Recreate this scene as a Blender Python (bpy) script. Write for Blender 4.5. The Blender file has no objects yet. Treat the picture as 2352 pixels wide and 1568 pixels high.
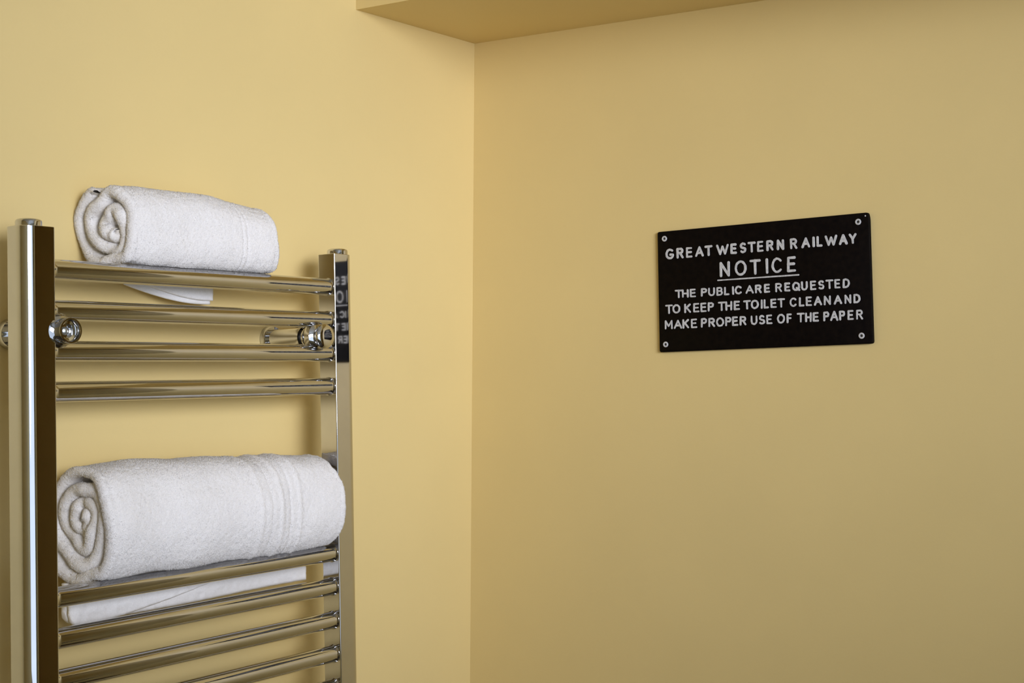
import bpy, bmesh, math, random
import numpy as np
from mathutils import Matrix, Vector

# ---------------------------------------------------------------- camera
EYE = 1.5                      # eye height above the floor; x runs along the rail wall, y towards it
sc = bpy.context.scene
C = sc.collection
YAW, PITCH, ROLL = 0.6281886, -0.0073726, 0.0070582
fw = Vector((math.cos(YAW)*math.cos(PITCH), math.sin(YAW)*math.cos(PITCH), math.sin(PITCH)))
rt = Vector((math.sin(YAW), -math.cos(YAW), 0))
up = rt.cross(fw)
r2 = rt*math.cos(ROLL)+up*math.sin(ROLL)
u2 = up*math.cos(ROLL)-rt*math.sin(ROLL)
cd = bpy.data.cameras.new('camera')
cam = bpy.data.objects.new('camera', cd); C.objects.link(cam)
cam.matrix_world = Matrix(((r2.x, u2.x, -fw.x, 0), (r2.y, u2.y, -fw.y, 0), (r2.z, u2.z, -fw.z, EYE), (0, 0, 0, 1)))
cd.sensor_width = 36; cd.lens = 36*3129.44/2352
cd.clip_start = 0.02
sc.camera = cam

# ---------------------------------------------------------------- light
W = bpy.data.worlds.new('sky'); sc.world = W; W.use_nodes = True
bg = W.node_tree.nodes['Background']; bg.inputs[0].default_value = (0.70, 0.82, 1.0, 1); bg.inputs[1].default_value = 1.6
WX0, WX1, WZ0, WZ1 = -0.90, 1.35, 0.60, 2.40     # opening of the window in the wall behind the camera
YB = -1.35                                     # that wall
def area(name, loc, rot, sx, sy, power, col):
    l = bpy.data.lights.new(name, 'AREA'); l.shape = 'RECTANGLE'; l.size = sx; l.size_y = sy
    l.energy = power; l.color = col
    o = bpy.data.objects.new(name, l); C.objects.link(o); o.location = loc; o.rotation_euler = rot
    return o
LP = Vector((0.12, YB-0.12, 2.02)); LT = Vector((1.72, 1.44, 1.66))
day = area('window_daylight', LP, (LT-LP).to_track_quat('-Z', 'Z').to_euler(), 1.35, 0.75, 8.7, (0.88, 0.90, 1.0))
day.data.spread = math.radians(50)
sc.view_settings.view_transform = 'Standard'; sc.view_settings.look = 'None'
sc.view_settings.gamma = 1; sc.view_settings.use_curve_mapping = False
sc.view_settings.exposure = 0.0
sc.cycles.use_denoising = True
sc.cycles.max_bounces = 12; sc.cycles.diffuse_bounces = 8; sc.cycles.glossy_bounces = 8

# ---------------------------------------------------------------- materials
def mat(name, col, rough=0.5, metal=0.0, **kw):
    m = bpy.data.materials.new(name); m.use_nodes = True
    b = m.node_tree.nodes['Principled BSDF']
    b.inputs['Base Color'].default_value = (*col, 1); b.inputs['Roughness'].default_value = rough
    b.inputs['Metallic'].default_value = metal
    for k, v in kw.items(): b.inputs[k.replace('_', ' ')].default_value = v
    return m
def noise_tint(m, scale, lo, hi, bump=0.0, bscale=None, detail=4, dist=0.001):
    nt = m.node_tree; b = nt.nodes['Principled BSDF']
    tc = nt.nodes.new('ShaderNodeTexCoord'); n = nt.nodes.new('ShaderNodeTexNoise')
    n.inputs['Scale'].default_value = scale; n.inputs['Detail'].default_value = detail
    nt.links.new(tc.outputs['Object'], n.inputs['Vector'])
    r = nt.nodes.new('ShaderNodeValToRGB'); nt.links.new(n.outputs['Fac'], r.inputs[0])
    r.color_ramp.elements[0].position = 0.3; r.color_ramp.elements[0].color = (*lo, 1)
    r.color_ramp.elements[1].position = 0.7; r.color_ramp.elements[1].color = (*hi, 1)
    nt.links.new(r.outputs[0], b.inputs['Base Color'])
    if bump:
        n2 = nt.nodes.new('ShaderNodeTexNoise'); n2.inputs['Scale'].default_value = bscale; n2.inputs['Detail'].default_value = 3
        nt.links.new(tc.outputs['Object'], n2.inputs['Vector'])
        bp = nt.nodes.new('ShaderNodeBump'); bp.inputs['Strength'].default_value = bump; bp.inputs['Distance'].default_value = dist
        nt.links.new(n2.outputs['Fac'], bp.inputs['Height']); nt.links.new(bp.outputs[0], b.inputs['Normal'])
    return m
PAINT = (0.725, 0.57, 0.255)
def paint(name):
    return noise_tint(mat(name, PAINT, 0.55), 6.0, tuple(c*0.985 for c in PAINT), tuple(min(1, c*1.015) for c in PAINT), 0.25, 260.0, 4, 0.0004)
m_paint = paint('yellow_emulsion')
m_floor = noise_tint(mat('floor_vinyl', (0.10, 0.075, 0.05), 0.4), 9, (0.08, 0.06, 0.04), (0.13, 0.10, 0.07))
m_cool = noise_tint(mat('pale_blue_tiling', (0.6, 0.68, 0.76), 0.3), 3, (0.58, 0.66, 0.74), (0.62, 0.70, 0.78))
m_white = noise_tint(mat('white_gloss', (0.8, 0.8, 0.78), 0.3), 12, (0.78, 0.78, 0.76), (0.82, 0.82, 0.8))
m_chrome = noise_tint(mat('polished_chrome', (0.62, 0.62, 0.63), 0.035, 1.0), 30, (0.60, 0.60, 0.61), (0.64, 0.64, 0.65))
m_chrome_dull = noise_tint(mat('zinc_screw', (0.62, 0.64, 0.62), 0.3, 1.0), 300, (0.5, 0.52, 0.5), (0.7, 0.72, 0.7))
m_dark = noise_tint(mat('near_black', (0.02, 0.02, 0.02), 0.5), 100, (0.015, 0.015, 0.015), (0.03, 0.03, 0.03))  # plain near-black for the bracket ring and the screw centres
m_plaque = noise_tint(mat('black_enamel', (0.006, 0.004, 0.003), 0.5, 0.0, Specular_IOR_Level=0.04), 120, (0.003, 0.0022, 0.002), (0.006, 0.004, 0.003), 0.3, 500.0, 4, 0.0003)
m_letter = noise_tint(mat('white_paint', (0.55, 0.56, 0.58), 0.6), 260, (0.42, 0.425, 0.44), (0.62, 0.625, 0.64))
m_terry = noise_tint(mat('white_terry', (0.78, 0.78, 0.785), 0.95, 0.0, Sheen_Weight=0.1, Sheen_Roughness=0.6), 500, (0.77, 0.75, 0.735), (0.83, 0.81, 0.795), 0.6, 1300.0, 3, 0.0006)
m_terry_flat = noise_tint(mat('white_hem_weave', (0.82, 0.82, 0.83), 0.9), 500, (0.78, 0.78, 0.79), (0.85, 0.85, 0.86), 0.5, 1500.0, 3, 0.0005)

# ---------------------------------------------------------------- helpers
def link_mesh(name, verts, faces, m, parent=None, smooth=True, sharp=None):
    me = bpy.data.meshes.new(name)
    if isinstance(faces, np.ndarray):
        verts = np.asarray(verts, np.float32); n = len(faces); k = faces.shape[1]
        me.vertices.add(len(verts)); me.vertices.foreach_set('co', verts.ravel())
        me.loops.add(n*k); me.loops.foreach_set('vertex_index', faces.astype(np.int32).ravel())
        me.polygons.add(n); me.polygons.foreach_set('loop_start', np.arange(0, n*k, k, dtype=np.int32))
        me.update(calc_edges=True)
    else:
        me.from_pydata([tuple(v) for v in verts], [], faces)
    me.materials.append(m)
    bm = bmesh.new(); bm.from_mesh(me)
    bmesh.ops.recalc_face_normals(bm, faces=bm.faces[:])
    bm.to_mesh(me); bm.free()
    if smooth:
        me.polygons.foreach_set('use_smooth', [True]*len(me.polygons))
        if sharp: me.set_sharp_from_angle(angle=math.radians(sharp))
    me.update()
    o = bpy.data.objects.new(name, me); C.objects.link(o)
    if parent: o.parent = parent
    return o
def box(name, x0, x1, y0, y1, z0, z1, m, parent=None):
    v = [(x, y, z) for z in (z0, z1) for y in (y0, y1) for x in (x0, x1)]
    f = [(0, 2, 3, 1), (4, 5, 7, 6), (0, 1, 5, 4), (2, 6, 7, 3), (0, 4, 6, 2), (1, 3, 7, 5)]
    return link_mesh(name, v, f, m, parent, smooth=False)
def frame_box(name, outer, hole, y0, y1, m, parent=None):
    """slab in the xz plane with a rectangular opening"""
    (x0, x1, z0, z1), (a0, a1, b0, b1) = outer, hole
    v = []; f = []
    for y in (y0, y1):
        v += [(x0, y, z0), (x1, y, z0), (x1, y, z1), (x0, y, z1), (a0, y, b0), (a1, y, b0), (a1, y, b1), (a0, y, b1)]
    for s in (0, 8):
        for i in range(4):
            j = (i+1) % 4; f.append((s+i, s+j, s+4+j, s+4+i))
    for i in range(4):
        j = (i+1) % 4; f.append((i, j, 8+j, 8+i)); f.append((4+i, 4+j, 12+j, 12+i))
    return link_mesh(name, v, f, m, parent, smooth=False)
def lathe(name, prof, axis, origin, m, parent=None, seg=48, sharp=35):
    """prof: (distance along the axis, radius); axis is a unit vector"""
    a = Vector(axis).normalized(); t = a.orthogonal().normalized(); b = a.cross(t); o = Vector(origin)
    v = []; f = []; rings = []
    for d, r in prof:
        if r < 1e-7:
            rings.append([len(v)]); v.append(o+a*d)
        else:
            rings.append(list(range(len(v), len(v)+seg)))
            for k in range(seg):
                c, s = math.cos(2*math.pi*k/seg), math.sin(2*math.pi*k/seg)
                v.append(o+a*d+t*(r*c)+b*(r*s))
    for A, B in zip(rings, rings[1:]):
        for k in range(seg):
            l = (k+1) % seg
            if len(A) == 1 and len(B) == 1: continue
            if len(A) == 1: f.append((A[0], B[k], B[l]))
            elif len(B) == 1: f.append((A[k], B[0], A[l]))
            else: f.append((A[k], B[k], B[l], A[l]))
    return link_mesh(name, v, f, m, parent, sharp=sharp)
def tag(o, label=None, cat=None, group=None, kind=None):
    if label: o['label'] = label
    if cat: o['category'] = cat
    if group: o['group'] = group
    if kind: o['kind'] = kind
    return o
def empty(name, loc):
    o = bpy.data.objects.new(name, None); C.objects.link(o); o.location = loc; o.empty_display_size = 0.05
    return o

# ---------------------------------------------------------------- room
DY0, DY1 = -0.50, 0.47        # added unseen recess in the right wall, giving the chrome its dark reflection
XB = 1.86595; D = 1.44; XL = -0.95; CEIL = 2.50; T = 0.12
structs = [
    box('floor', XL-T, XB+T+0.38, YB-T, D+T, -0.1, 0, m_floor),
    box('ceiling', XL-T, XB+T+0.38, YB-T, D+T, CEIL, CEIL+0.1, m_white),
    box('wall_back', XL-T, XB+T, D, D+T, 0, CEIL, m_paint),
    box('wall_right', XB, XB+T, DY1, D, 0, CEIL, m_paint),
    box('wall_right_far', XB, XB+T, YB, DY0, 0, CEIL, m_paint),
    box('wall_added_recess', XB+T+0.28, XB+T+0.38, DY0-0.6, DY1+0.6, 0, CEIL, m_paint),  # added recess behind the opening, kept shallow to lighten its reflection
    box('wall_added_recess_far', XB+T, XB+T+0.28, DY0-0.7, DY0-0.6, 0, CEIL, m_paint),
    box('wall_added_recess_near', XB+T, XB+T+0.28, DY1+0.6, DY1+0.7, 0, CEIL, m_paint),
    box('wall_left', XL-T, XL, YB, D, 0, CEIL, m_paint),
    frame_box('wall_front', (XL-T, XB+T, 0, CEIL), (WX0, WX1, WZ0, WZ1), YB-T, YB, m_cool),
    box('trim_1', XB-0.30079, XB, YB, D, EYE+0.49608, CEIL, m_paint),     # boxed-in soffit over the corner
]
structs[-1]['label'] = 'yellow painted boxed soffit under the ceiling along the right wall'
win = frame_box('window_1', (WX0-0.0, WX1+0.0, WZ0-0.0, WZ1+0.0), (WX0+0.045, WX1-0.045, WZ0+0.045, WZ1-0.045), YB-0.09, YB-0.04, m_white)
structs.append(win)
for s in structs: s['kind'] = 'structure'

# ---------------------------------------------------------------- towel rail
TILT, RR = 0.0437004, -0.0142778
ca, sa, ct, st = math.cos(RR), math.sin(RR), math.cos(TILT), math.sin(TILT)
RX, RY = 0.951062, 1.349365
RW = 0.4599
# columns: images of local x (along), y (towards the wall), z (up)
rail = empty('towel_rail', (0, 0, 0))
MR = Matrix(((ca, 0, -sa, RX), (sa*st, ct, ca*st, RY), (sa*ct, -st, ca*ct, EYE), (0, 0, 0, 1)))
rail.matrix_world = MR
tag(rail, 'chrome ladder towel rail fixed to the yellow wall, white towels on it', 'towel rail')
def post(s, x_in):
    w, h, R, r = 0.0410, 0.016, 0.0150, 0.0016
    pts = []
    def arc(cx, cy, rad, a0, a1, n):
        for i in range(n+1):
            a = a0+(a1-a0)*i/n; pts.append((cx+rad*math.cos(a), cy+rad*math.sin(a)))
    # section with the inner face at x=0, outer side at x=w; y negative is the room side
    arc(r, -h+r, r, math.pi, 1.5*math.pi, 6)
    arc(w-R, -h+R, R, 1.5*math.pi, 2*math.pi, 20)
    arc(w-r, h-r, r, 0, math.pi/2, 5)
    arc(r, h-r, r, math.pi/2, math.pi, 5)
    q = []                                   # support points so the flats stay truly flat
    for i in range(len(pts)):
        a, b = Vector(pts[i]), Vector(pts[(i+1) % len(pts)]); q.append(tuple(a))
        if (b-a).length > 0.006:
            d = (b-a).normalized(); q += [tuple(a+d*0.0002), tuple(b-d*0.0002)]
    pts = q
    z0, z1 = -0.82, 0.115
    n = len(pts); v = []; f = []
    e = 0.0006
    for z, k in ((z0, 1), (z1-e, 1), (z1, 0.97)):
        for x, y in pts: v.append((x_in+s*((x-w/2)*k+w/2), y*k, z))
    for lvl in (0, 1):
        for i in range(n):
            j = (i+1) % n; a = lvl*n
            f.append((a+i, a+j, a+n+j, a+n+i))
    f.append(tuple(range(n))); f.append(tuple(range(2*n, 3*n)))
    p = link_mesh('post', v, f, m_chrome, rail, sharp=30)
    cx = x_in+s*(w/2+0.003)
    lathe('end_plug', [(-0.004, 0.0), (-0.004, 0.0148), (0.0050, 0.0148), (0.0065, 0.0144), (0.0077, 0.0133), (0.0083, 0.0115), (0.0085, 0.0)], (0, 0, 1), (cx, 0.0, z1), m_chrome, p)
    return p
post(-1, 0.0); post(1, RW)
Z1, PZ = 0.067942, 0.0470468
first = None
for i in (0, 1, 2, 3, 8, 9, 10, 11, 12, 13, 14):
    z = Z1-PZ*i
    if first is None:
        r = 0.0120
        prof = [(-0.002, r+0.0010), (0.0006, r+0.0010), (0.0016, r+0.0005), (0.0032, r+0.0001), (0.006, r)]
        prof += [(RW-0.006, r), (RW-0.0032, r+0.0001), (RW-0.0016, r+0.0005), (RW-0.0006, r+0.0010), (RW+0.002, r+0.0010)]
        first = lathe('rung', prof, (1, 0, 0), (0, 0, 0), m_chrome, rail, seg=72)
        first.location = (0, -0.001, z)
    else:
        o = first.copy(); C.objects.link(o); o.location = (0, -0.001, z)
# wall brackets (parts of the rail); local frame is nearly aligned with the wall
YW = D-RY
zb = -0.0035
def bracket(x, closed):
    o = (x, 0, zb)
    ax = (0, -1, 0)
    # y distances measured from the wall towards the room, origin on the wall
    yw = YW-0.0005
    org = (x, yw, zb)
    b = lathe('wall_bracket', [(0.0, 0.0), (0.0, 0.0190), (0.006, 0.0190), (0.0085, 0.0175), (0.0085, 0.0135), (yw-0.030, 0.0135), (yw-0.026, 0.0148), (yw-0.020, 0.0148), (yw-0.020, 0.0)], ax, org, m_chrome, rail)
    lathe('dark_ring', [(yw-0.020, 0.0), (yw-0.020, 0.0105), (yw-0.014, 0.0105), (yw-0.014, 0.0)], ax, org, m_dark, b)  # near-black ring in the gap between rod and clamp
    # saddle that clamps on the rungs above and below
    lathe('clamp', [(yw-0.0145, 0.0), (yw-0.0145, 0.0135), (yw-0.010, 0.0140), (yw-0.006, 0.0175), (yw+0.002, 0.0205), (yw+0.008, 0.0205), (yw+0.012, 0.0160), (yw+0.013, 0.0120), (yw+0.013, 0.0)], ax, org, m_chrome, b)
    y1 = yw+0.012
    if closed:
        lathe('cap', [(y1, 0.0), (y1, 0.0115), (y1+0.002, 0.0150), (y1+0.006, 0.0172), (y1+0.0085, 0.0172), (y1+0.0105, 0.0155), (y1+0.0118, 0.0125), (y1+0.0124, 0.008), (y1+0.0126, 0.0)], ax, org, m_chrome, b)
    else:
        lathe('cup', [(y1, 0.0), (y1, 0.0120), (y1+0.002, 0.0152), (y1+0.014, 0.0152), (y1+0.0150, 0.0145), (y1+0.0150, 0.0128), (y1+0.0135, 0.0118), (y1+0.0080, 0.0118), (y1+0.0072, 0.0085), (y1+0.003, 0.0080), (y1+0.003, 0.0)], ax, org, m_chrome, b)
        sx = lathe('screw', [(y1+0.003, 0.0), (y1+0.003, 0.0048), (y1+0.005, 0.0046), (y1+0.0062, 0.0030), (y1+0.0066, 0.0)], ax, org, m_chrome_dull, b, seg=24)
bracket(0.0125, False)
bracket(RW-0.0250, True)
# ---------------------------------------------------------------- towels
def vnoise(p, scale, seed):
    """smooth value noise, p: (n,3)"""
    rng = np.random.RandomState(seed); N = 32
    g = rng.rand(N, N, N).astype(np.float32)*2-1
    q = p/scale; i = np.floor(q).astype(int); f = q-i; f = f*f*(3-2*f)
    i0 = i % N; i1 = (i+1) % N
    x0, y0, z0 = i0.T; x1, y1, z1 = i1.T; fx, fy, fz = f.T
    def L(a, b, t): return a+(b-a)*t
    return L(L(L(g[x0, y0, z0], g[x1, y0, z0], fx), L(g[x0, y1, z0], g[x1, y1, z0], fx), fy),
             L(L(g[x0, y0, z1], g[x1, y0, z1], fx), L(g[x0, y1, z1], g[x1, y1, z1], fx), fy), fz)
def rolled_towel(name, x0, x1, cy, cz, a, b, expo, turns, pitch, start, direction, wob, ridges, xdens, adens, recess, slope, seed, squash=None, bend=None, tufts=1.0, rung=0):
    """a folded towel rolled up: a thick band wound in a spiral, each layer with rounded fold edges"""
    rng = np.random.RandomState(seed)
    th = [0.0]
    while th[-1] < turns*2*math.pi:
        t = th[-1]; rr_ = 1-pitch*t/(2*math.pi)/((a+b)/2)
        dens = adens if t < 2.25*math.pi else adens*0.42
        th.append(t+2*math.pi/max(40, dens*max(rr_, 0.25)))
    th = np.array(th); n = len(th)
    phi = start+direction*th
    tu = th/(2*math.pi); te = np.floor(tu)+(tu-np.floor(tu))**1.6
    rho = 1-pitch*te/((a+b)/2)-pitch*(0.5+0.50*np.exp(-th/0.25))/((a+b)/2)
    rho = np.maximum(rho, 0.05)
    # wobble of inner layers
    for k, am, ph in wob:
        rho = rho*(1+am*np.clip((1-rho)*1.7, 0, 1)*np.sin(k*phi+ph))
    c, s = np.cos(phi), np.sin(phi)
    e = expo
    R = (np.abs(c)**e+np.abs(s)**e)**(-1/e)
    inn = np.clip((rho-0.35)/0.5, 0, 1)
    R = R*inn+1*(1-inn)
    Y = a*rho*R*c; Z = b*rho*R*s
    if squash is not None: Y, Z = squash(Y, Z)
    # normals of the centreline
    dY, dZ = np.gradient(Y), np.gradient(Z); l = np.hypot(dY, dZ)+1e-12
    ny, nz = dZ/l, -dY/l
    sgn = np.sign(ny*Y+nz*Z); sgn[sgn == 0] = 1
    sgn = np.where(np.median(sgn) > 0, 1, -1)
    ny, nz = ny*sgn, nz*sgn
    half = pitch*0.5*np.ones(n)*0.97
    endt = 1-0.82*np.exp(-th/0.22)
    half = half*endt
    xl = x0+recess*np.clip((1-rho)*1.3, 0, 1)+0.0022*np.sin(th*1.7+seed)+0.0012*np.sin(th*4.3+1)
    xr = x1-recess*np.clip((1-rho)*1.3, 0, 1)+0.0015*np.sin(th*1.3+seed*2)
    nf, ni, m = xdens, xdens//4, 7
    # section loop in (u along x 0..1, w across -1..1, cap offset)
    U = []; Wd = []; E = []
    for i in range(nf): U.append(i/(nf-1)); Wd.append(1.0); E.append(0)
    for i in range(1, m): a_ = math.pi*i/m; U.append(1); Wd.append(math.cos(a_)); E.append(math.sin(a_))
    for i in range(ni): U.append(1-i/(ni-1)); Wd.append(-1.0); E.append(0)
    for i in range(1, m): a_ = math.pi*i/m; U.append(0); Wd.append(-math.cos(a_)); E.append(-math.sin(a_))
    U, Wd, E = map(np.array, (U, Wd, E)); k = len(U)
    rc = pitch*0.55
    X = (xl+rc)[:, None]+(xr-xl-2*rc)[:, None]*U[None, :]+rc*E[None, :]
    off = half[:, None]*Wd[None, :]
    # soft shoulders: outer skin dips towards the fold edge
    edge = np.minimum(X-xl[:, None], xr[:, None]-X)
    off = off-np.where(Wd[None, :] > 0.99, 0.0045*np.exp(-edge/0.012)*(th[:, None] < 6.6), 0)
    for xc, wdt, hgt in ridges:
        off = off+np.where(Wd[None, :] > 0.99, hgt*np.exp(-((X-xc)/wdt)**2), 0)
    Yv = Y[:, None]+ny[:, None]*off; Zv = Z[:, None]+nz[:, None]*off
    P = np.stack([X, Yv, Zv], -1).reshape(-1, 3)
    outer = (np.repeat(th, k) < 6.9)
    N3 = np.stack([np.broadcast_to(0.0*off, off.shape)+E[None, :]*0.9, ny[:, None]*Wd[None, :]*np.ones_like(off), nz[:, None]*Wd[None, :]*np.ones_like(off)], -1).reshape(-1, 3)
    dn = 0.0030*vnoise(P, 0.060, seed+1)+0.0012*vnoise(P, 0.028, seed+2)+0.0003*vnoise(P, 0.006, seed+3)+0.0003*vnoise(P, 0.0028, seed+4)
    dn = dn+rng.uniform(-0.00025, 0.00025, len(P))
    P = P+N3*dn[:, None]
    if bend is not None: P = bend(P)
    P[:, 2] += slope*(P[:, 0]-x0)
    P[:, 1] += cy; P[:, 2] += cz
    i, j = np.meshgrid(np.arange(n-1), np.arange(k), indexing='ij')
    jj = (j+1) % k
    F = np.stack([i*k+j, i*k+jj, (i+1)*k+jj, (i+1)*k+j], -1).reshape(-1, 4)
    # terry loops: short leaning tufts over everything that can be seen
    A = P[F[:, 0]]; Bv = P[F[:, 1]]; Dv = P[F[:, 3]]
    nr = np.cross(Bv-A, Dv-A); ar = np.linalg.norm(nr, axis=1)+1e-15; nr = nr/ar[:, None]
    ref = np.stack([E[F[:, 0] % k]*0.9, (ny[:, None]*Wd[None, :]).reshape(-1)[F[:, 0]], (nz[:, None]*Wd[None, :]).reshape(-1)[F[:, 0]]], -1)
    nr = nr*np.sign((nr*ref).sum(1))[:, None]
    wgt = ar*np.where(outer[F[:, 0]] | (np.abs(E[F[:, 0] % k]) > 0), 1.0, 0.0)
    wgt = wgt*np.where((Wd[F[:, 0] % k] < -0.99), 0.0, 1.0)
    m_ = int(tufts*1e6*wgt.sum())
    pick = rng.choice(len(F), m_, p=wgt/wgt.sum())
    u_, v_ = rng.rand(m_, 1), rng.rand(m_, 1)
    base = A[pick]+(Bv-A)[pick]*u_+(Dv-A)[pick]*v_
    nn = nr[pick]; t1 = np.cross(nn, np.array([0.3, 0.5, 0.8])); t1 /= np.linalg.norm(t1, axis=1)[:, None]; t2 = np.cross(nn, t1)
    an = rng.rand(m_, 1)*6.283; hgt = rng.uniform(0.0007, 0.0015, (m_, 1)); wd = rng.uniform(0.00028, 0.00045, (m_, 1))
    lean = (t1*np.cos(an*3)+t2*np.sin(an*3))*hgt*rng.uniform(0.1, 0.9, (m_, 1))
    ring = [base-nn*0.0002+(t1*np.cos(an+q_)+t2*np.sin(an+q_))*wd for q_ in (0, 2.094, 4.189)]
    tip = base+nn*hgt+lean
    TV = np.concatenate([np.stack(ring, 1), tip[:, None]], 1).reshape(-1, 3)
    b0 = np.arange(m_)[:, None]*4+len(P)
    TF = np.concatenate([b0+np.array([[0, 1, 3, 3]]), b0+np.array([[1, 2, 3, 3]]), b0+np.array([[2, 0, 3, 3]])])[:, :3]
    q1 = F[:, [0, 1, 2]]; q2 = F[:, [0, 2, 3]]
    V = np.concatenate([P, TV])
    # the cloth rests on its rung: nothing of it may enter the tube
    o_ = np.array(MR @ Vector((0, -0.001, Z1-PZ*rung))); ax_ = np.array(MR.to_3x3() @ Vector((1, 0, 0)))
    w_ = V-o_; w_ = w_-(w_ @ ax_)[:, None]*ax_; dd = np.linalg.norm(w_, axis=1)+1e-9
    rr_ = 0.0128
    V = V+np.where((dd < rr_)[:, None], w_/dd[:, None]*(rr_-dd)[:, None], 0)
    o = link_mesh(name, V, np.concatenate([q1, q2, TF]), m_terry)
    return o
def cloth_panel(name, outline_fn, nx, nz, th, y_fn, m, parent, seed, amp=0.0006):
    """thin hanging sheet; outline_fn(u) -> (x, z_top, z_bottom)"""
    rng = np.random.RandomState(seed)
    V = []
    for side in (-1, 1):
        for iu in range(nx):
            u = iu/(nx-1); x, zt, zb_ = outline_fn(u)
            for iv in range(nz):
                v = iv/(nz-1); z = zt+(zb_-zt)*v
                e = min(1.0, min(u, 1-u)*nx/2.5+0.15, (1-v)*nz/2.5+0.15)
                y = y_fn(x, z)+side*th/2*math.sqrt(e)
                V.append((x, y, z))
    V = np.array(V)
    V[:, 1] += amp*1.5*vnoise(V, 0.006, seed)+rng.uniform(-amp*0.4, amp*0.4, len(V))
    F = []
    g = lambda s, i, j: s*nx*nz+i*nz+j
    for s in (0, 1):
        for i in range(nx-1):
            for j in range(nz-1): F.append((g(s, i, j), g(s, i+1, j), g(s, i+1, j+1), g(s, i, j+1)))
    for i in range(nx-1):
        for j in (0, nz-1): F.append((g(0, i, j), g(0, i+1, j), g(1, i+1, j), g(1, i, j)))
    for j in range(nz-1):
        for i in (0, nx-1): F.append((g(0, i, j), g(0, i, j+1), g(1, i, j+1), g(1, i, j)))
    return link_mesh(name, V, np.array(F), m, parent)

# hand towel on the top rung
def sq1(Y, Z):
    r = np.sqrt((Y/0.056)**2+(Z/0.061)**2); inn = np.clip(1-r, 0, 1)
    Y = Y*(1-0.18*inn)-0.016*inn; Z = Z-0.006*inn
    kf = np.clip((0.005-Y)/0.02, 0, 1)*(Z < -0.040)
    Z = Z*(1-kf)+kf*(-0.040+(Z+0.040)*0.25)     # rests on the rung
    Y = np.minimum(Y, 0.052)+0.1*np.maximum(Y-0.052, 0)
    cc = np.maximum(Y, 0)/0.052+np.maximum(Z, 0)/0.062; g_ = np.where(cc > 1.10, (1.10+(cc-1.10)*0.35)/np.maximum(cc, 1e-6), 1)
    Y = np.where((Y > 0) & (Z > 0), Y*g_, Y); Z = np.where((Y > 0) & (Z > 0), Z*g_, Z)
    return Y, Z
def bd1(P):
    P[:, 0] += np.where(P[:, 0] < 1.17, -0.22*np.minimum(P[:, 1], 0)+0.002, 0)*np.clip((1.17-P[:, 0])/0.1, 0, 1)
    f = np.clip((P[:, 0]-1.20)/0.09, 0, 1); P[:, 2] -= 0.008*f*f*(3-2*f)*(P[:, 2] > 0)*np.clip(P[:, 2]/0.03, 0, 1)
    return P
def sq2(Y, Z):
    r = np.sqrt((Y/0.070)**2+(Z/0.083)**2); inn = np.clip(1-r, 0, 1)
    Y = Y*(1-0.25*inn)-0.010*inn
    Y = Y*np.where(Y < 0, 1+0.16*np.clip(-Z/0.05, -0.6, 1), 1)
    kf = np.clip((-0.002-Y)/0.02, 0, 1)*(Z < -0.058)
    Z = Z*(1-kf)+kf*(-0.058+(Z+0.058)*0.20)
    Y = np.minimum(Y, 0.060)+0.1*np.maximum(Y-0.060, 0)
    return Y, Z
def bd2(P):
    f = np.clip((P[:, 0]-1.0)/0.4, 0, 1); s = 1.03-0.07*f
    P[:, 0] += 0.009*np.clip((P[:, 0]-1.36)/0.03, 0, 1)*np.clip((-0.047-P[:, 1])/0.015, 0, 1)
    P[:, 1] *= s; P[:, 2] = (P[:, 2]+0.065)*s-0.065
    return P
hand = rolled_towel('rolled_towel', 1.048, 1.305, 1.3850, EYE+0.1290, 0.0580, 0.0670, 2.25, 2.6, 0.0185, math.radians(62), -1,
    [(2, 0.12, 0.6), (3, 0.12, 2.0), (5, 0.05, 0.5)],
    [(1.238, 0.0016, -0.0012), (1.246, 0.0016, -0.0010), (1.300, 0.0012, -0.0008), (1.296, 0.0012, -0.0008)],
    190, 230, 0.003, -0.004, 11, squash=sq1, bend=bd1)
tag(hand, 'small rolled white towel lying on the top rung of the chrome rail', 'towel', 'rolled white towels on the rail')
def yf1(x, z): return 1.412+0.004*math.sin(x*30)
def out1(u):
    x = 1.110+u*(1.2480-1.110)
    zb_ = 0.056-0.0225*math.sin(min(1, u*1.15)*math.pi/2)
    return x, EYE+0.078, EYE+zb_
cloth_panel('tail', out1, 70, 22, 0.005, yf1, m_terry_flat, hand, 3, 0.0003)
def out1b(u):
    x = 1.125+u*(1.2480-1.125)
    zb_ = 0.0600-0.0215*math.sin(min(1, u*1.1)*math.pi/2)
    return x, EYE+0.078, EYE+zb_
cloth_panel('tail', out1b, 70, 20, 0.005, lambda x, z: yf1(x, z)-0.0055, m_terry_flat, hand, 4, 0.0003)

# bath towel further down
bath = rolled_towel('rolled_towel', 1.004, 1.4000, 1.3700, EYE-0.2290, 0.0720, 0.0830, 2.35, 3.9, 0.0175, math.radians(20), -1,
    [(2, 0.12, 1.6), (3, 0.10, 0.3), (4, 0.07, 2.5)],
    [(1.243, 0.0040, 0.0015), (1.262, 0.0030, -0.0012), (1.280, 0.0040, 0.0019), (1.298, 0.0030, -0.0013), (1.316, 0.0040, 0.0016), (1.392, 0.0012, -0.0006)],
    250, 280, 0.004, -0.0143, 29, squash=sq2, bend=bd2, rung=8)
tag(bath, 'large rolled white bath towel filling the gap between the chrome posts', 'towel', 'rolled white towels on the rail')
def yf2(x, z): return 1.388+0.003*math.sin(x*20)
def out2(u):
    x = 1.0035+u*(1.4085-1.0035)
    c = min(1, u*405/16.0); zb_ = -0.3565+0.016*(1-math.sqrt(max(0, 1-(1-c)**2)))-0.002*u
    return x, EYE-0.306, EYE+zb_
cloth_panel('tail', out2, 160, 34, 0.014, yf2, m_terry, bath, 5)
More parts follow.
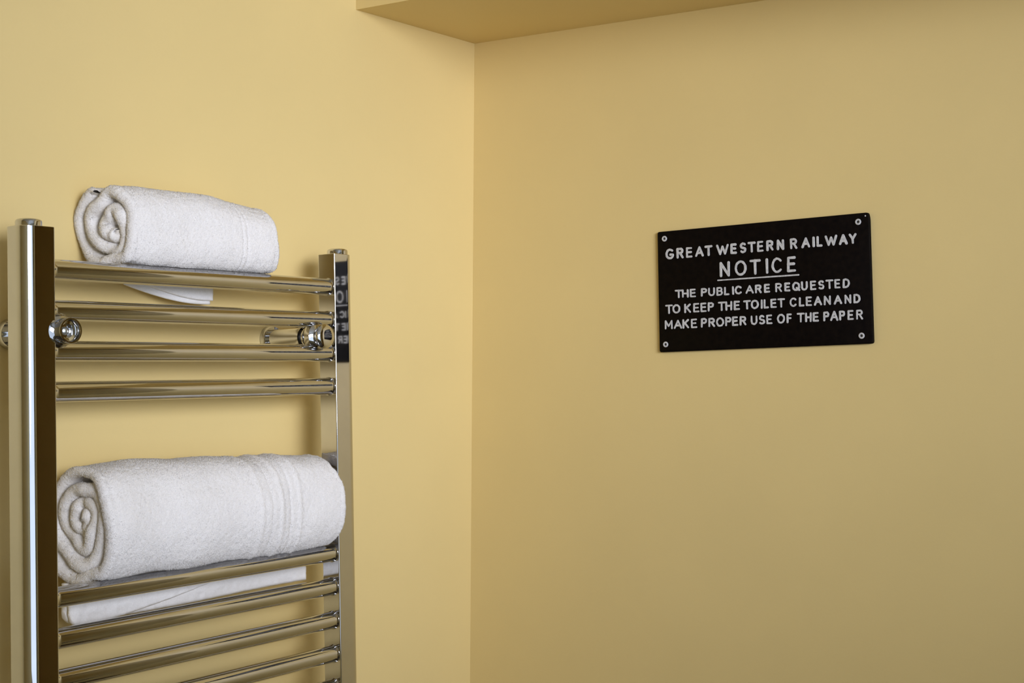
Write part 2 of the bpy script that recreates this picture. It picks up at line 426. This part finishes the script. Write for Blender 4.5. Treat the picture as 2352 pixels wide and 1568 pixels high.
def out2b(u):
    x = 1.0036+u*(1.300-1.0036)
    c = min(1, u*294/16.0)
    zb_ = -0.3585+0.016*(1-math.sqrt(max(0, 1-(1-c)**2)))+0.040*max(0, (u-0.12)/0.88)**1.2
    return x, EYE-0.306, EYE+zb_
cloth_panel('tail', out2b, 120, 34, 0.010, lambda x, z: yf2(x, z)-0.011, m_terry, bath, 6)

# ---------------------------------------------------------------- notice plaque on the right wall
SY, SZ = 0.887066, EYE+0.075628
plq = empty('notice_sign', (XB, SY, SZ))
tag(plq, 'black plaque with white capital letters screwed to the right yellow wall', 'sign')
# local: x into the room is -x world; text runs towards -y. Build in world offsets relative to the empty
def S(u, v, w): return (-w, -u, v)        # u right, v up, w proud of the wall
OUT = [(-0.1845, 0.0815), (0.1580, 0.0968), (0.1600, 0.0880), (0.1674, -0.0892), (-0.1787, -0.1067)]
def rounded(poly, r):
    out = []; n = len(poly)
    for i in range(n):
        p0, p, p1 = (Vector(poly[(i+k) % n]) for k in (-1, 0, 1))
        a = (p0-p).normalized(); b = (p1-p).normalized()
        rr_ = min(r, (p0-p).length*0.4, (p1-p).length*0.4)
        A, B = p+a*rr_, p+b*rr_
        for t in (0, .25, .5, .75, 1): out.append(A*(1-t)**2+p*2*t*(1-t)+B*t*t)
    return out
pts = rounded(OUT, 0.0035); n = len(pts); v = []; f = []
ctr = sum(pts, Vector((0, 0)))/n
for w, k in ((0.0, 0), (0.0048, 0), (0.0056, 0.0004), (0.0060, 0.0010)):
    for p in pts:
        q = p-(p-ctr).normalized()*k; v.append(S(q.x, q.y, w))
for l in range(3):
    for i in range(n):
        j = (i+1) % n; f.append((l*n+i, l*n+j, (l+1)*n+j, (l+1)*n+i))
f.append(tuple(range(n))); f.append(tuple(range(3*n, 4*n)))
link_mesh('plate', v, f, m_plaque, plq, sharp=50)

def arc(cx, cy, rx, ry, a0, a1, n=12):
    return [(cx+rx*math.cos(math.radians(a0+(a1-a0)*i/n)), cy+ry*math.sin(math.radians(a0+(a1-a0)*i/n))) for i in range(n+1)]
G = {   # strokes in a unit box, x 0..1, y 0..1
 'A': [[(0, 0), (.5, 1), (1, 0)], [(.2, .34), (.8, .34)]],
 'B': [[(0, 0), (0, 1), (.55, 1)]+arc(.55, .77, .38, .23, 90, -90)+[(0, .54)], [(.55, .54)]+arc(.58, .27, .42, .27, 90, -90)+[(0, 0)]],
 'C': [arc(.55, .5, .55, .5, 42, 318, 20)],
 'D': [[(0, 0), (0, 1), (.4, 1)]+arc(.4, .5, .6, .5, 90, -90, 16)+[(0, 0)]],
 'E': [[(.95, 1), (0, 1), (0, 0), (1, 0)], [(0, .52), (.85, .52)]],
 'F': [[(1, 1), (0, 1), (0, 0)], [(0, .52), (.85, .52)]],
 'G': [arc(.52, .5, .52, .5, 48, 345, 20)+[(1, .42), (.62, .42)]],
 'H': [[(0, 0), (0, 1)], [(1, 0), (1, 1)], [(0, .5), (1, .5)]],
 'I': [[(.5, 0), (.5, 1)]],
 'K': [[(0, 0), (0, 1)], [(.95, 1), (.05, .45)], [(.3, .6), (1, 0)]],
 'L': [[(0, 1), (0, 0), (1, 0)]],
 'M': [[(0, 0), (0.02, 1), (.5, .3), (.98, 1), (1, 0)]],
 'N': [[(0, 0), (0, 1), (1, 0), (1, 1)]],
 'O': [arc(.5, .5, .5, .5, 90, 450, 24)],
 'P': [[(0, 0), (0, 1), (.6, 1)]+arc(.6, .75, .4, .25, 90, -90)+[(0, .5)]],
 'Q': [arc(.5, .5, .5, .5, 90, 450, 24), [(.6, .28), (1, -.02)]],
 'R': [[(0, 0), (0, 1), (.58, 1)]+arc(.58, .76, .38, .24, 90, -90)+[(0, .52)], [(.5, .52), (1, 0)]],
 'S': [arc(.5, .75, .46, .25, 35, 270, 14)+arc(.5, .25, .48, .25, 90, -145, 14)],
 'T': [[(0, 1), (1, 1)], [(.5, 1), (.5, 0)]],
 'U': [[(0, 1), (0, .38)]+arc(.5, .38, .5, .38, 180, 360, 14)+[(1, 1)]],
 'W': [[(0, 1), (.26, 0), (.5, .85), (.74, 0), (1, 1)]],
 'Y': [[(0, 1), (.5, .48), (1, 1)], [(.5, .48), (.5, 0)]],
}
LINES = [
 [('G',-161.6,46.5,15.1,16.9), ('R',-143.4,47.3,12.6,16.8), ('E',-127.4,48,11.3,16.7), ('A',-109.8,48.9,15.1,16.7), ('T',-94.1,49.6,13.8,16.6), ('W',-70.5,50.7,20.9,16.5), ('E',-51.9,51.5,10.8,16.4), ('S',-36.2,52.3,11.1,16.3), ('T',-22,52.9,13.2,16.2), ('E',-7.7,53.6,10.5,16.2), ('R',7.7,54.3,11.6,16.1), ('N',24.6,55.1,11.8,16), ('R',45.5,56,11.3,15.9), ('A',64.5,56.9,13.7,15.8), ('I',76.7,57.5,0.2,15.8), ('L',85.7,57.9,8.6,15.7), ('W',103.4,58.7,18.9,15.7), ('A',121.8,59.5,13.2,15.6), ('Y',136,60.2,12.1,15.5)],
 [('N',-66.3,20.7,17.2,23.3), ('O',-39.9,22,19.6,23.3), ('T',-16,23.1,18.3,23.3), ('I',3.2,24.1,0.2,23.3), ('C',19,24.8,16.9,23.2), ('E',42.4,26,14.2,23.2)],
 [('T',-145.2,-15.7,13.2,13.1), ('H',-133.6,-15.2,11.6,13.1), ('E',-120.4,-14.6,10.4,13.1), ('P',-101.3,-13.7,10.3,13.2), ('U',-88.3,-13.1,11.3,13.2), ('B',-74.7,-12.5,10.5,13.2), ('L',-62.8,-12,8.7,13.2), ('I',-52.2,-11.5,0.2,13.2), ('C',-43.5,-11.1,11.7,13.3), ('A',-24.8,-10.2,13.3,13.3), ('R',-10.5,-9.6,10.8,13.3), ('E',3.7,-8.9,9.7,13.4), ('R',22.3,-8.1,10.6,13.4), ('E',36.1,-7.5,9.5,13.4), ('Q',49.9,-6.8,12.4,13.4), ('U',62.9,-6.2,10.4,13.5), ('E',76.5,-5.6,9.3,13.5), ('S',89,-5.1,9.6,13.5), ('T',101.6,-4.5,11.4,13.5), ('E',113.6,-3.9,9.1,13.6), ('D',127.1,-3.3,10.6,13.6)],
 [('T',-162.2,-39.5,13.3,14.4), ('O',-149.1,-38.9,13.9,14.4), ('K',-129.3,-38,11.6,14.3), ('E',-114.3,-37.3,10.4,14.3), ('E',-101.8,-36.7,10.3,14.3), ('P',-89.4,-36.1,10.2,14.2), ('T',-71,-35.3,12.6,14.2), ('H',-59.1,-34.7,11.1,14.1), ('E',-45.5,-34.1,10,14.1), ('T',-28.8,-33.3,12.3,14), ('O',-16,-32.7,12.9,14), ('I',-4.8,-32.2,0.2,14), ('L',2.5,-31.9,8.4,13.9), ('E',14.4,-31.3,9.7,13.9), ('T',26.5,-30.8,11.9,13.9), ('C',45.4,-29.9,11.1,13.8), ('L',58.7,-29.3,8.1,13.8), ('E',70.2,-28.7,9.3,13.7), ('A',84.1,-28.1,12.5,13.7), ('N',98.6,-27.4,10.5,13.7), ('A',114.6,-26.7,12.3,13.6), ('N',129.7,-26,10.3,13.6), ('D',143.1,-25.3,10.5,13.5)],
 [('M',-162.5,-63.5,13.7,14.4), ('A',-146.1,-62.7,14.3,14.4), ('K',-132.3,-62,11.6,14.4), ('E',-118.1,-61.3,10.4,14.4), ('P',-100.9,-60.4,10.3,14.4), ('R',-87.7,-59.8,11.3,14.4), ('O',-73.6,-59.1,13.4,14.4), ('P',-59.7,-58.4,10.1,14.4), ('E',-48.3,-57.8,10,14.4), ('R',-35.2,-57.2,11,14.4), ('U',-17,-56.3,10.9,14.4), ('S',-4.1,-55.7,10.1,14.3), ('E',7.8,-55.1,9.7,14.3), ('O',26.4,-54.1,12.6,14.3), ('F',39.5,-53.5,8.5,14.3), ('T',57.7,-52.6,11.7,14.3), ('H',69.6,-52,10.3,14.3), ('E',81,-51.5,9.3,14.3), ('P',97.2,-50.7,9.2,14.3), ('A',109.3,-50.1,12.3,14.3), ('P',121.2,-49.5,9.1,14.3), ('E',133.9,-48.8,9,14.3), ('R',147.2,-48.2,9.9,14.3)],
]

ROT = math.radians(2.5)
def stroke(bm, pl, wd, rnd):
    """flat round-ended raised stroke along a polyline (u,v)"""
    w0 = 0.0058
    def blob(p, r):
        w1 = 0.0068+rnd.uniform(0, 0.00015)
        k = 10; ring = []
        for w, q in ((w0, 1.0), (w1-0.0003, 0.98), (w1, 0.86)):
            ring.append([bm.verts.new(S(p[0]+r*q*math.cos(2*math.pi*i/k), p[1]+r*q*math.sin(2*math.pi*i/k), w)) for i in range(k)])
        for A, B in zip(ring, ring[1:]):
            for i in range(k): bm.faces.new((A[i], A[(i+1) % k], B[(i+1) % k], B[i]))
        bm.faces.new(ring[-1])
    rs = [wd/2*rnd.uniform(0.86, 1.12) for _ in pl]
    for i, p in enumerate(pl):
        blob(p, rs[i])
    for i in range(len(pl)-1):
        a, b = Vector(pl[i]), Vector(pl[i+1]); d = b-a
        if d.length < 1e-7: continue
        nrm = Vector((-d.y, d.x)).normalized()
        ring = []; w1 = 0.0068+rnd.uniform(0, 0.00015)
        for w, q in ((w0, 1.0), (w1-0.0003, 0.98), (w1, 0.86)):
            ring.append([bm.verts.new(S(*(p+nrm*s*r*q), w)) for p, r, s in ((a, rs[i], 1), (a, rs[i], -1), (b, rs[i+1], -1), (b, rs[i+1], 1))])
        for A, B in zip(ring, ring[1:]):
            for k in range(4): bm.faces.new((A[k], A[(k+1) % 4], B[(k+1) % 4], B[k]))
        bm.faces.new(ring[-1])
def bm_obj(name, bm, m, parent):
    me = bpy.data.meshes.new(name); bmesh.ops.recalc_face_normals(bm, faces=bm.faces[:]); bm.to_mesh(me); bm.free()
    me.materials.append(m); o = bpy.data.objects.new(name, me); C.objects.link(o); o.parent = parent
    return o
rnd = random.Random(5)
for li, row in enumerate(LINES):
    bm = bmesh.new()
    for (ch, u, vv, w, h) in row:
        sw = {0: 0.0035, 1: 0.0038}.get(li, 0.0028)*rnd.uniform(0.92, 1.1)
        wi, hi = max(w/1000-sw, 0.0), h/1000-sw
        for pl in G[ch]:
            q = []
            for (x, y) in pl:
                lx, ly = (x-.5)*wi, (y-.5)*hi
                jx, jy = rnd.uniform(-1, 1)*0.0002, rnd.uniform(-1, 1)*0.0002
                q.append((u/1000+lx*math.cos(ROT)-ly*math.sin(ROT)*0.6+jx, vv/1000+lx*math.sin(ROT)+ly*math.cos(ROT)+jy))
            stroke(bm, q, sw, rnd)
    bm_obj('lettering', bm, m_letter, plq)
bm = bmesh.new()
stroke(bm, [(-0.0776+t*0.1313, 0.0042+t*0.0059) for t in [i/12 for i in range(13)]], 0.0022, rnd)
bm_obj('underline', bm, m_letter, plq)
for (u, vv) in [(-0.1712, 0.0706), (0.1440, 0.0838), (-0.1675, -0.0942), (0.1506, -0.0782)]:
    sc_ = lathe('screw', [(0.0058, 0.0), (0.0058, 0.0044), (0.0068, 0.0044), (0.0074, 0.0038), (0.0074, 0.0024), (0.0064, 0.0021), (0.0060, 0.0)], (-1, 0, 0), S(u, vv, 0), m_letter, plq, seg=28)
    lathe('screw_recess', [(0.0058, 0.0), (0.0058, 0.0020), (0.0067, 0.0019), (0.0067, 0.0)], (-1, 0, 0), S(u, vv, 0), m_dark, sc_, seg=6)
lathe('paint_fleck', [(0.0055, 0.0), (0.0055, 0.0012), (0.0063, 0.0010), (0.0064, 0.0)], (-1, 0, 0), S(0.1545, 0.0919, 0), m_letter, plq, seg=10)
